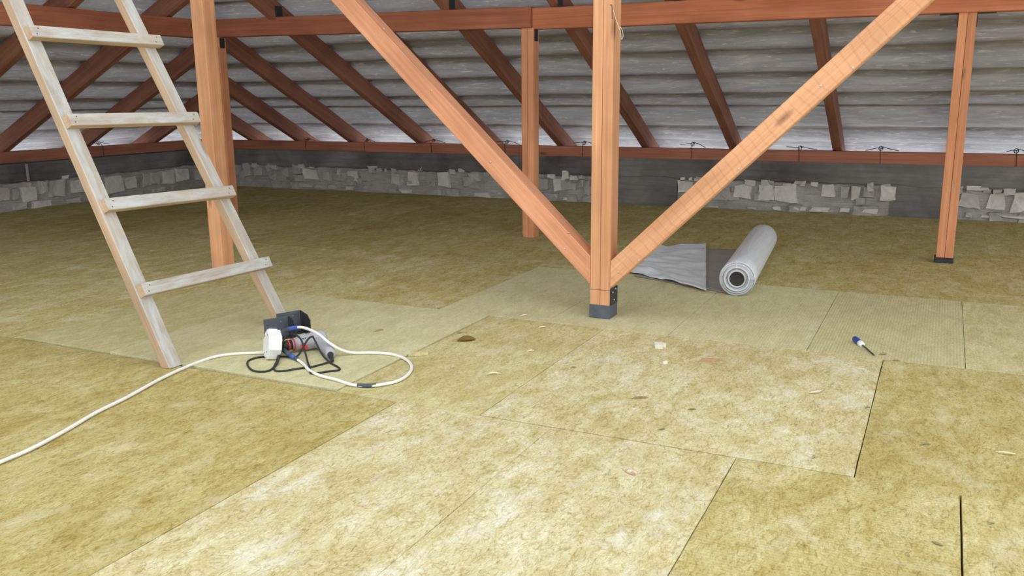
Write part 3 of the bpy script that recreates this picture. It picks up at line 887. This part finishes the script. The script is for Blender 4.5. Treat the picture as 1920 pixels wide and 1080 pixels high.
# a spiral edge on the near end
sp = []
for k in range(150):
    a = k * 0.20
    r_ = 0.042 + (RR - 0.044) * k / 150
    sp.append(mw @ Vector((0.0125, r_ * math.cos(a), r_ * math.sin(a))))
put('wound_edge', tube_bm(sp, 0.0012, 5), M['steel_grey'], roll, smooth=True)
# loose sheet: quad patch lying on the floor, wrinkled, its end folded back over it
def sheet(name, corners, z0, amp, seed, mat, nx=46, ny=40, lift=None):
    bm = bmesh.new()
    uvl = bm.loops.layers.uv.new('uv')
    A, B, C, D = [Vector((x, y, 0)) for x, y in corners]      # A-B near edge, D-C far edge
    g = []
    for i in range(nx + 1):
        rw = []
        for j in range(ny + 1):
            s, t = i / nx, j / ny
            p = (A * (1 - s) + B * s) * (1 - t) + (D * (1 - s) + C * s) * t
            w = abs(mnoise.noise((s * 2.2, t * 7.0, seed))) + 0.5 * mnoise.noise((s * 5, t * 12.0, seed + 2))
            z = z0 + amp * max(0.0, w)
            if lift: z += lift(s, t)
            rw.append((bm.verts.new((p.x, p.y, z)), s, t))
        g.append(rw)
    for i in range(nx):
        for j in range(ny):
            q = (g[i][j], g[i + 1][j], g[i + 1][j + 1], g[i][j + 1])
            f = bm.faces.new([x[0] for x in q])
            for lp, x in zip(f.loops, q):
                lp[uvl].uv = (x[1] * 0.6, x[2] * 1.2)
    bmesh.ops.recalc_face_normals(bm, faces=bm.faces[:])
    bmesh.ops.solidify(bm, geom=bm.faces[:], thickness=0.0006)
    return put(name, bm, mat, roll, smooth=True)
sheet('loose_sheet', [(-1.60, 4.96), (-0.95, 4.70), (-1.12, 6.10), (-1.70, 6.00)], 0.003, 0.006, 1.0, M['film_thin'])
sheet('folded_end', [(-1.66, 5.05), (-1.10, 4.69), (-1.46, 6.16), (-1.86, 5.80)], 0.008, 0.030, 4.0, M['roll'],
      lift=lambda s, t: 0.010 * min(1, t * 5) + 0.04 * max(0, t - 0.7) * s)

# ---- black steel brackets by the ladder foot
def shoe_bracket(name, corner, ang, w, h, d, label):
    """concave corner at 'corner'; web runs to local -x, flange to local -y"""
    t = thing(name, corner, label, 'bracket', 'loose steel brackets by the ladder')
    m = Matrix.Translation(corner) @ Matrix.Rotation(ang, 4, 'Z')
    web = put('web_plate', box_bm(w, 0.005, h, 0.001, (-w / 2, 0.0025, h / 2)), M['steel_grey'], t, m)
    fl = prism_bm([(0, 0), (d, 0), (d, h * 0.72), (d * 0.72, h * 0.93), (0, h)], 0.005)
    put('flange_plate', fl, M['steel_black'], t, m @ Matrix(((0, 0, 1, 0), (-1, 0, 0, 0), (0, 1, 0, 0), (0, 0, 0, 1))))  # paler web and darker flange: lit and shadowed sides put into the colour
    put('base_plate', box_bm(w, d * 0.35, 0.005, 0.001, (-w / 2, -d * 0.175, 0.0025)), M['steel_black'], t, m)
    for hx, hz in ((-w * 0.82, h * 0.35), (-w * 0.3, h * 0.8)):
        put('bolt_hole', lathe_bm([(0, 0.0), (0, 0.004), (0.001, 0.004), (0.001, 0.0)], 10), M['steel'], web,
            m @ Matrix.Translation((hx, -0.0005, hz)) @ Matrix.Rotation(math.pi / 2, 4, 'Z'))
    return t
shoe_bracket('steel_bracket', (-2.597, 3.035, 0.004), math.radians(60), 0.112, 0.096, 0.085, 'black steel angle bracket standing behind the white socket box')
shoe_bracket('steel_bracket', (-2.607, 3.128, 0.004), math.radians(64), 0.112, 0.102, 0.100, 'black steel angle bracket standing against the ladder foot')

# ---- white socket box
bx = thing('socket_box', (-2.44, 2.74, 0), 'white eight sided plastic socket box standing on edge', 'socket')
nv = Vector((-0.55, -0.80, 0.20)).normalized()
sx_ = Vector((0, 0, 1)).cross(nv).normalized()
up_ = nv.cross(sx_)
bm_m = Matrix(((sx_.x, up_.x, nv.x, -2.452), (sx_.y, up_.y, nv.y, 2.725), (sx_.z, up_.z, nv.z, 0.073), (0, 0, 0, 1)))
def octo(w, h, c):
    return [(-w/2 + c, -h/2), (w/2 - c, -h/2), (w/2, -h/2 + c), (w/2, h/2 - c), (w/2 - c, h/2), (-w/2 + c, h/2), (-w/2, h/2 - c), (-w/2, -h/2 + c)]
bm_m = bm_m @ Matrix.Rotation(math.radians(20), 4, 'Z')
put('housing', prism_bm(octo(0.096, 0.126, 0.034), 0.036, 0.004), M['white_plastic'], bx, bm_m @ Matrix.Translation((0, 0, -0.036)))
pf = put('face_plate', prism_bm(octo(0.082, 0.110, 0.030), 0.004, 0.0015), M['white_plastic'], bx, bm_m)
for a, b in ((-0.02, 0.035), (0.02, 0.035), (-0.02, -0.035), (0.02, -0.035)):
    put('screw', lathe_bm([(0, 0.0), (0, 0.003), (0.001, 0.003), (0.001, 0.0)], 10), M['rod'], pf, bm_m @ Matrix.Translation((a, b, 0.004)) @ Matrix.Rotation(-math.pi / 2, 4, 'Y'))
put('cover', prism_bm(octo(0.090, 0.120, 0.032), 0.014, 0.003), M['white_plastic'], bx, bm_m @ Matrix.Rotation(math.pi, 4, 'Y') @ Matrix.Translation((0, 0, 0.036)))
tube('plug_sleeve', [(-2.43, 2.76, 0.105), (-2.445, 2.82, 0.105), (-2.452, 2.86, 0.104)], 0.008, M['dark_tape'], bx)

# ---- white cables
CR = 0.0062
def zed(pts, z): return [(x, y, z) for x, y in pts]
feed = thing('power_cable', (-2.6, 2.2, 0), 'long white cable running from the left edge to the socket box', 'cable')
FP = [(-2.455, 1.30), (-2.455, 1.451), (-2.46, 1.552), (-2.469, 1.664), (-2.504, 1.804), (-2.557, 1.97), (-2.591, 2.135), (-2.645, 2.333), (-2.672, 2.499), (-2.663, 2.634), (-2.615, 2.706), (-2.543, 2.755), (-2.475, 2.79)]
fz = []
for i, (x, y) in enumerate(FP):
    z = CR + 0.001
    if y > 2.5: z = 0.0045 + CR
    fz.append((x, y, z))
tube('sheath', fz, CR, M['white_cable'], feed, 10, 8)
loop = thing('power_cable', (-2.1, 2.8, 0), 'white cable looped to the right of the drill with tape joints', 'cable')
LP = [(-2.452, 2.86, 0.104), (-2.440, 2.885, 0.105), (-2.400, 2.885, 0.112), (-2.352, 2.880, 0.108), (-2.290, 2.865, 0.096), (-2.235, 2.862, 0.066), (-2.195, 2.885, 0.036), (-2.155, 2.920, 0.019), (-2.092, 2.957, 0.017), (-2.007, 2.972, 0.017), (-1.923, 2.948, 0.013), (-1.844, 2.872, 0.008), (-1.802, 2.778, 0.0075), (-1.796, 2.694, 0.0075), (-1.827, 2.632, 0.0075), (-1.866, 2.601, 0.0075), (-1.928, 2.586, 0.012), (-2.01, 2.598, 0.0175), (-2.099, 2.615, 0.0175), (-2.18, 2.652, 0.0175), (-2.25, 2.706, 0.0175), (-2.325, 2.752, 0.0185), (-2.370, 2.765, 0.026)]
LP = [(x, y, max(z - 0.006, CR + (0.0045 if x < -1.95 else 0.0005))) for x, y, z in LP]
tube('sheath', LP, CR, M['white_cable'], loop, 10, 8)
tube('tape_wrap', [(-2.452, 2.86, 0.0980), (-2.440, 2.885, 0.0990), (-2.420, 2.887, 0.1020)], CR * 1.5, M['blue_tape'], loop, 10)
tube('tape_wrap', [(-1.842, 2.618, 0.0070), (-1.866, 2.601, 0.0070), (-1.905, 2.589, 0.0070)], CR * 1.2, M['dark_tape'], loop, 10)
tube('tape_wrap', [(-2.310, 2.744, 0.0120), (-2.335, 2.756, 0.0140)], CR * 1.35, M['dark_tape'], loop, 10)
tube('tape_wrap', [(-2.335, 2.756, 0.0140), (-2.370, 2.765, 0.0200)], CR * 1.5, M['blue_tape'], loop, 10)
tube('tape_wrap', [(-2.370, 2.765, 0.0200), (-2.410, 2.775, 0.0340)], CR * 1.6, M['dark_tape'], loop, 10)

# ---- drill lying on its side
dr = thing('power_drill', (-2.33, 2.90, 0), 'grey and red corded power drill lying on the pale slab', 'drill')
da, db = Vector((-2.428, 2.815, 0.046)), Vector((-2.352, 2.965, 0.050))
dm, dl = frame(da, db, (0, 0, 1))
put('gear_housing', lathe_bm([(0.0, 0.016), (0.004, 0.022), (0.028, 0.025), (0.042, 0.031), (0.06, 0.034), (0.10, 0.035), (0.122, 0.036), (0.138, 0.033), (0.148, 0.024), (0.150, 0.0)], 20), M['drill_grey'], dr, dm @ Matrix.Translation((0.020, 0, 0)) @ Matrix.Diagonal((1.07, 1.08, 1.08, 1)), smooth=True)
put('chuck', lathe_bm([(-0.022, 0.008), (-0.018, 0.014), (-0.004, 0.020), (0.028, 0.022)], 18), M['drill_dark'], dr, dm, smooth=True)
put('collar', lathe_bm([(0.0, 0.0235), (0.0, 0.027), (0.006, 0.0275), (0.006, 0.0235), (0.0, 0.0235)], 20), M['drill_red'], dr, dm @ Matrix.Translation((0.026, 0, 0)), smooth=True)
put('collar', lathe_bm([(0.0, 0.02), (0.0, 0.0235), (0.006, 0.0235), (0.006, 0.02), (0.0, 0.02)], 20), M['drill_red'], dr, dm @ Matrix.Translation((0.004, 0, 0)), smooth=True)
hp = [dm @ Vector((0.140, 0, -0.004)), Vector((-2.305, 2.905, 0.038)), Vector((-2.255, 2.875, 0.032)), Vector((-2.215, 2.835, 0.028))]
hd = tube('handle', hp, 0.026, M['drill_grey'], dr, 14, 6, taper=lambda t: 1.12 - 0.3 * t)
tube('cord_guard', [hp[-1], Vector((-2.195, 2.812, 0.024)), Vector((-2.172, 2.790, 0.018))], 0.013, M['drill_dark'], dr, 10, 4, taper=lambda t: 1.0 - 0.5 * t)
tg = box_bm(0.030, 0.016, 0.020, 0.004, (0, 0, 0), 2)
put('trigger', tg, M['drill_red'], dr, Matrix.Translation((-2.348, 2.832, 0.044)) @ Matrix.Rotation(math.radians(40), 4, 'Z'), smooth=False)
put('badge', box_bm(0.020, 0.002, 0.008, 0.0008), M['drill_red'], dr, dm @ Matrix.Translation((0.13, -0.034, 0.014)))
put('selector', box_bm(0.024, 0.012, 0.008, 0.002), M['drill_dark'], dr, dm @ Matrix.Translation((0.10, 0, 0.036)))
for q in (0.066, 0.076):
    put('vent_slot', box_bm(0.004, 0.006, 0.012, 0.001), M['drill_dark'], dr, dm @ Matrix.Translation((q, -0.024, 0.021)) @ Matrix.Rotation(math.radians(45), 4, 'X'))
# the cord in loops
CP = [(-2.172, 2.790, 0.018), (-2.190, 2.745, 0.0145), (-2.205, 2.700, 0.0145), (-2.235, 2.665, 0.0145), (-2.287, 2.600, 0.0145), (-2.335, 2.625, 0.0145), (-2.385, 2.705, 0.020),
      (-2.42, 2.775, 0.055), (-2.43, 2.82, 0.085), (-2.40, 2.83, 0.095), (-2.35, 2.815, 0.085), (-2.30, 2.775, 0.055), (-2.245, 2.725, 0.020), (-2.208, 2.690, 0.0145), (-2.160, 2.634, 0.0145),
      (-2.135, 2.640, 0.0145), (-2.110, 2.675, 0.0145), (-2.080, 2.712, 0.0145), (-2.110, 2.742, 0.0145), (-2.173, 2.775, 0.016), (-2.235, 2.805, 0.035), (-2.300, 2.840, 0.085), (-2.305, 2.835, 0.095),
      (-2.320, 2.820, 0.080), (-2.345, 2.785, 0.020), (-2.385, 2.775, 0.0145), (-2.43, 2.755, 0.0145), (-2.49, 2.720, 0.0145), (-2.498, 2.662, 0.0145), (-2.450, 2.604, 0.0145), (-2.380, 2.562, 0.0145), (-2.330, 2.585, 0.0145), (-2.354, 2.665, 0.018), (-2.415, 2.760, 0.03), (-2.43, 2.79, 0.04)]
cord = tube('cord', CP, 0.0040, M['black_cable'], dr, 8, 8)

bx.location.z -= 0.005
dr.location.z -= 0.006

# ---- screwdriver
sd = thing('screwdriver', (-0.24, 3.92, 0), 'small screwdriver with blue and white handle on the ribbed slab', 'screwdriver')
sm, sl = frame((-0.281, 3.994, 0.014), (-0.184, 3.789, 0.004), (0, 0, 1))
put('handle', lathe_bm([(0, 0.0), (0.001, 0.008), (0.006, 0.0125), (0.03, 0.0135), (0.055, 0.012), (0.062, 0.009), (0.066, 0.0)], 14), M['blue_plastic'], sd, sm, smooth=True)
put('ferrule', lathe_bm([(0.058, 0.0), (0.058, 0.010), (0.066, 0.013), (0.085, 0.013), (0.092, 0.009), (0.096, 0.0)], 14), M['white_plastic'], sd, sm, smooth=True)
put('blade', lathe_bm([(0.09, 0.0), (0.09, 0.004), (sl - 0.03, 0.0033), (sl - 0.01, 0.003), (sl, 0.0)], 10), M['rod'], sd, sm, smooth=True)

# ---- tie wires on the plate by the rafters
def tie_wire(x, y, z, seed, label, along=(1, 0)):
    r = random.Random(seed)
    ax = Vector((along[0], along[1], 0)); bx_ = Vector((along[1], -along[0], 0))
    o = Vector((x, y, z))
    ln = r.uniform(0.10, 0.17)
    h = r.uniform(0.02, 0.05)
    pts = [o - ax * ln * r.uniform(0.5, 1.0) + Vector((0, 0, r.uniform(0.0, 0.03))), o - ax * 0.03 + Vector((0, 0, h * 0.8))]
    for k in range(9):
        a = k * 0.95
        pts.append(o + ax * (0.016 * math.cos(a)) + Vector((0, 0, h * 0.7 + 0.018 * math.sin(a))) + bx_ * 0.003 * k)
    pts += [o + ax * 0.05 + Vector((0, 0, h * 0.8)), o + ax * ln * 0.7 + Vector((0, 0, h * 0.45)), o + ax * ln + Vector((0, 0, 0.004))]
    t = thing('tie_wire', (x, y, PLATE_Z), label, 'wire', 'wires tying the wall plate')
    tube('twist', pts, 0.0032, M['wire'], t, 6, 4)
    front = bx_ * 0.072
    tube('strap', [o + Vector((0, 0, h * 0.6)), o + front * 0.9 + Vector((0, 0, 0.006)), o + front + Vector((0.005, 0, -0.05)), o + front + Vector((0.008, 0, -0.115))], 0.0026, M['wire'], t, 6, 4)
TW = [(-6.70, 'second'), (-5.87, 'third'), (-5.00, 'fourth'), (-4.11, 'fifth'), (-3.25, 'sixth'), (-2.15, 'seventh'), (-1.17, 'eighth'), (-0.494, 'ninth'), (0.535, 'tenth')]
for i, (x, nm) in enumerate(TW):
    tie_wire(x, WB + 0.06, 0.556, 31 + i, 'black twisted tie wire right of the %s rafter from the corner on the back plate' % nm)
tie_wire(WL - 0.06, 6.70, 0.575, 77, 'black twisted tie wire on the left wall plate seen through the ladder', (0, 1))

# ---- string hanging from a staple on the centre post
st = thing('hanging_string', (-1.385, 3.93, 1.40), 'thin pale string looped from a staple high on the centre post', 'string')
tube('loop', [(-1.388, 3.925, 1.43), (-1.372, 3.925, 1.385), (-1.352, 3.925, 1.335), (-1.348, 3.925, 1.305), (-1.340, 3.925, 1.318), (-1.345, 3.925, 1.345), (-1.356, 3.925, 1.36)], 0.0014, M['string'], st, 6)
tube('staple', [(-1.402, 3.931, 1.455), (-1.402, 3.925, 1.455), (-1.395, 3.924, 1.45), (-1.393, 3.925, 1.40), (-1.395, 3.931, 1.398)], 0.0016, M['rod'], st, 6)

# ---- bits lying on the slabs
def chip(name, x, y, w, d, h, ang, seed, mat, label, cat, curl=0.0, z=0.0):
    r = random.Random(seed)
    n = 12
    bm = bmesh.new()
    lo, hi = [], []
    for k in range(n):
        a = 2 * math.pi * k / n
        q = r.uniform(0.78, 1.1)
        px, py = math.cos(a) * w / 2 * q, math.sin(a) * d / 2 * q
        zz = curl * (px / (w / 2)) ** 2
        lo.append(bm.verts.new((px, py, zz)))
        hi.append(bm.verts.new((px * 0.88, py * 0.88, zz + h * r.uniform(0.7, 1.1))))
    bm.faces.new(lo[::-1]); 
    cv = bm.verts.new((0, 0, h * 1.05))
    for k in range(n):
        bm.faces.new((lo[k], lo[(k + 1) % n], hi[(k + 1) % n], hi[k]))
        bm.faces.new((hi[k], hi[(k + 1) % n], cv))
    o = put(name, bm, M[mat], None, Matrix.Translation((x, y, z + 0.0005)) @ Matrix.Rotation(ang, 4, 'Z'))
    return tag(o, label, cat)

def shaving(x, y, ln, w, ang, seed, mat, label, z=0.0):
    """thin curved sliver lying on the slab, its middle a little raised"""
    r = random.Random(seed)
    bow = r.uniform(0.10, 0.35) * r.choice((-1, 1))
    rad = 0.0016 + w * 0.10
    pts = []
    for i in range(9):
        t = i / 8 * 2 - 1
        pts.append((t * ln / 2, bow * ln * (1 - t * t) * 0.5 + r.uniform(-1, 1) * ln * 0.03, rad * 0.8 + 0.10 * ln * (1 - t * t)))
    bm = tube_bm(catmull(pts, 3), rad, 6, taper=lambda q: 0.35 + 0.9 * math.sin(math.pi * q))
    lowest = min(v.co.z for v in bm.verts)
    for v in bm.verts: v.co.z -= lowest
    o = put('wood_shaving', bm, M[mat], None, Matrix.Translation((x, y, z + 0.0003)) @ Matrix.Rotation(ang, 4, 'Z'), smooth=True)
    return tag(o, label, 'shaving', 'shavings on the slabs')

lf = thing('dry_leaf', (-1.84, 3.32, 0), 'curled brown dry leaf on the slabs right of the cable loop', 'leaf')
bm = bmesh.new()
g = []
for i in range(13):
    t = i / 12
    wd = 0.019 * math.sin(math.pi * min(1, t * 0.97 + 0.03)) ** 0.7 + 0.001
    rw = []
    for j in range(7):
        s = j / 6 * 2 - 1
        rw.append(bm.verts.new(((t - 0.5) * 0.085, s * wd, 0.004 + 0.020 * (1 - s * s) * math.sin(math.pi * t) + 0.003 * mnoise.noise((t * 5, s * 2, 1)))))
    g.append(rw)
for a, b in zip(g, g[1:]):
    for j in range(6):
        bm.faces.new((a[j], b[j], b[j + 1], a[j + 1]))
bmesh.ops.solidify(bm, geom=bm.faces[:], thickness=0.001)
lm = Matrix.Translation((-1.84, 3.32, 0.0)) @ Matrix.Rotation(math.radians(38), 4, 'Z')
put('blade', bm, M['leaf'], lf, lm, smooth=True)
put('stalk', tube_bm([lm @ Vector(p) for p in ((-0.038, 0, 0.006), (-0.055, -0.004, 0.006), (-0.066, -0.002, 0.003))], 0.0018, 6), M['bark'], lf, smooth=True)

fo = thing('foam_offcut', (-1.03, 3.57, 0), 'white L shaped foam offcut on the slabs below the centre post', 'offcut')
put('slab_piece', prism_bm([(-0.024, -0.030), (0.008, -0.033), (0.012, -0.012), (0.026, -0.012), (0.028, 0.006), (0.012, 0.022), (-0.022, 0.030)], 0.014, 0.003), M['foam'], fo, Matrix.Translation((-1.03, 3.573, 0)) @ Matrix.Rotation(math.radians(24), 4, 'Z'))

bk = thing('bark_chip', (-0.782, 3.452, 0), 'reddish brown bark chip right of the white foam offcut', 'bark')
put('chip', prism_bm([(-0.04, -0.008), (-0.02, -0.014), (0.012, -0.012), (0.034, -0.004), (0.05, 0.006), (0.02, 0.004), (-0.012, 0.014), (-0.032, 0.008)], 0.011, 0.002), M['bark'], bk, Matrix.Translation((-0.782, 3.452, 0)) @ Matrix.Rotation(math.radians(22), 4, 'Z'))
put('flake', prism_bm([(-0.01, -0.006), (0.03, 0.0), (0.02, 0.010), (-0.006, 0.008)], 0.006, 0.001), M['pink'], bk, Matrix.Translation((-0.768, 3.474, 0)) @ Matrix.Rotation(math.radians(22), 4, 'Z'))

pk = thing('paper_scrap', (-0.735, 2.276, 0), 'tiny pink and brown scrap on the front slab', 'scrap')
put('strip', prism_bm([(-0.016, 0.003), (0.0, -0.006), (0.015, -0.012), (0.02, -0.004), (0.004, 0.004), (-0.012, 0.010)], 0.005, 0.001), M['bark'], pk, Matrix.Translation((-0.735, 2.276, 0)))
put('label_bit', prism_bm([(-0.006, -0.004), (0.006, -0.005), (0.007, 0.005), (-0.005, 0.006)], 0.003, 0.0006), M['pink'], pk, Matrix.Translation((-0.736, 2.277, 0.005)))

SH = [(-1.506, 2.928, 0.06, 0.014, 0.4, 'shaving', 'pale curled shaving between the cable loop and the long seam'),
      (-0.904, 2.901, 0.062, 0.014, 0.3, 'dark_shaving', 'dark arched shaving in the middle of the seamed slab'),
      (-0.346, 3.223, 0.060, 0.018, 0.5, 'shaving', 'pale bent shaving on the slab below the screwdriver'),
      (-0.706, 2.864, 0.030, 0.008, 0.2, 'dark_shaving', 'short dark sliver right of the dark arched shaving'),
      (-0.749, 2.643, 0.028, 0.008, 0.6, 'dark_shaving', 'faint short sliver just above the long front seam'),
      (-0.273, 2.610, 0.026, 0.016, 1.2, 'dark_shaving', 'small olive curl near the right corner of the seamed slab'),
      (0.244, 2.881, 0.055, 0.012, -0.2, 'shaving', 'pale olive sliver near the right edge of the picture'),
      (0.187, 2.364, 0.020, 0.007, 0.4, 'dark_shaving', 'tiny dark speck right of the straight dark gap'),
      (0.067, 2.195, 0.028, 0.010, -0.7, 'dark_shaving', 'dark slanting sliver left of the straight dark gap'),
      (-1.507, 3.279, 0.034, 0.012, 0.5, 'shaving', 'pale crumb between the brown leaf and the white foam offcut'),
      (-1.621, 3.661, 0.038, 0.016, 0.4, 'shaving', 'pale curl left of and below the centre post shoe'),
      (-1.796, 3.829, 0.045, 0.018, 0.6, 'shaving', 'pale curl on the slab edge well left of the post shoe'),
      (-0.156, 3.839, 0.034, 0.012, 0.3, 'dark_shaving', 'dark flake just right of the screwdriver tip'),
      (-0.101, 3.757, 0.030, 0.008, -0.1, 'dark_shaving', 'thin dark sliver on the slab edge right of the screwdriver'),
      (-0.160, 3.129, 0.022, 0.012, 0.6, 'dark_shaving', 'small dark crumb on the right hand slab seam'),
      (-1.925, 3.413, 0.034, 0.012, 0.7, 'dark_shaving', 'olive crumb just behind the brown leaf'),
      (-1.255, 3.138, 0.026, 0.008, 0.5, 'dark_shaving', 'short thin sliver below the white foam offcut'),
      (0.026, 2.855, 0.030, 0.008, 0.1, 'dark_shaving', 'thin sliver right of the right hand slab seam'),
      (-2.285, 3.285, 0.055, 0.008, 0.9, 'dark_shaving', 'dark straight splinter on the pale slab right of the brackets'),
      (0.135, 3.505, 0.016, 0.006, 0.4, 'dark_shaving', 'dark speck far right below the ribbed slab')]
for i, (x, y, ln, w, a, mt, lb) in enumerate(SH):
    shaving(x, y, ln, w, a + 0.3, 50 + i, mt, lb, 0.004 if (x < -1.95 and 2.515 < y < 3.765) else 0.0)
chip('foam_crumb', -0.939, 3.342, 0.022, 0.016, 0.010, 0.6, 5, 'foam', 'small cream foam crumb below the white foam offcut', 'crumb', 0.0)
chip('wool_tuft', -1.918, 3.044, 0.09, 0.05, 0.012, 0.8, 6, 'wool', 'loose yellow wool tuft at the bend of the white cable', 'tuft', 0.0)
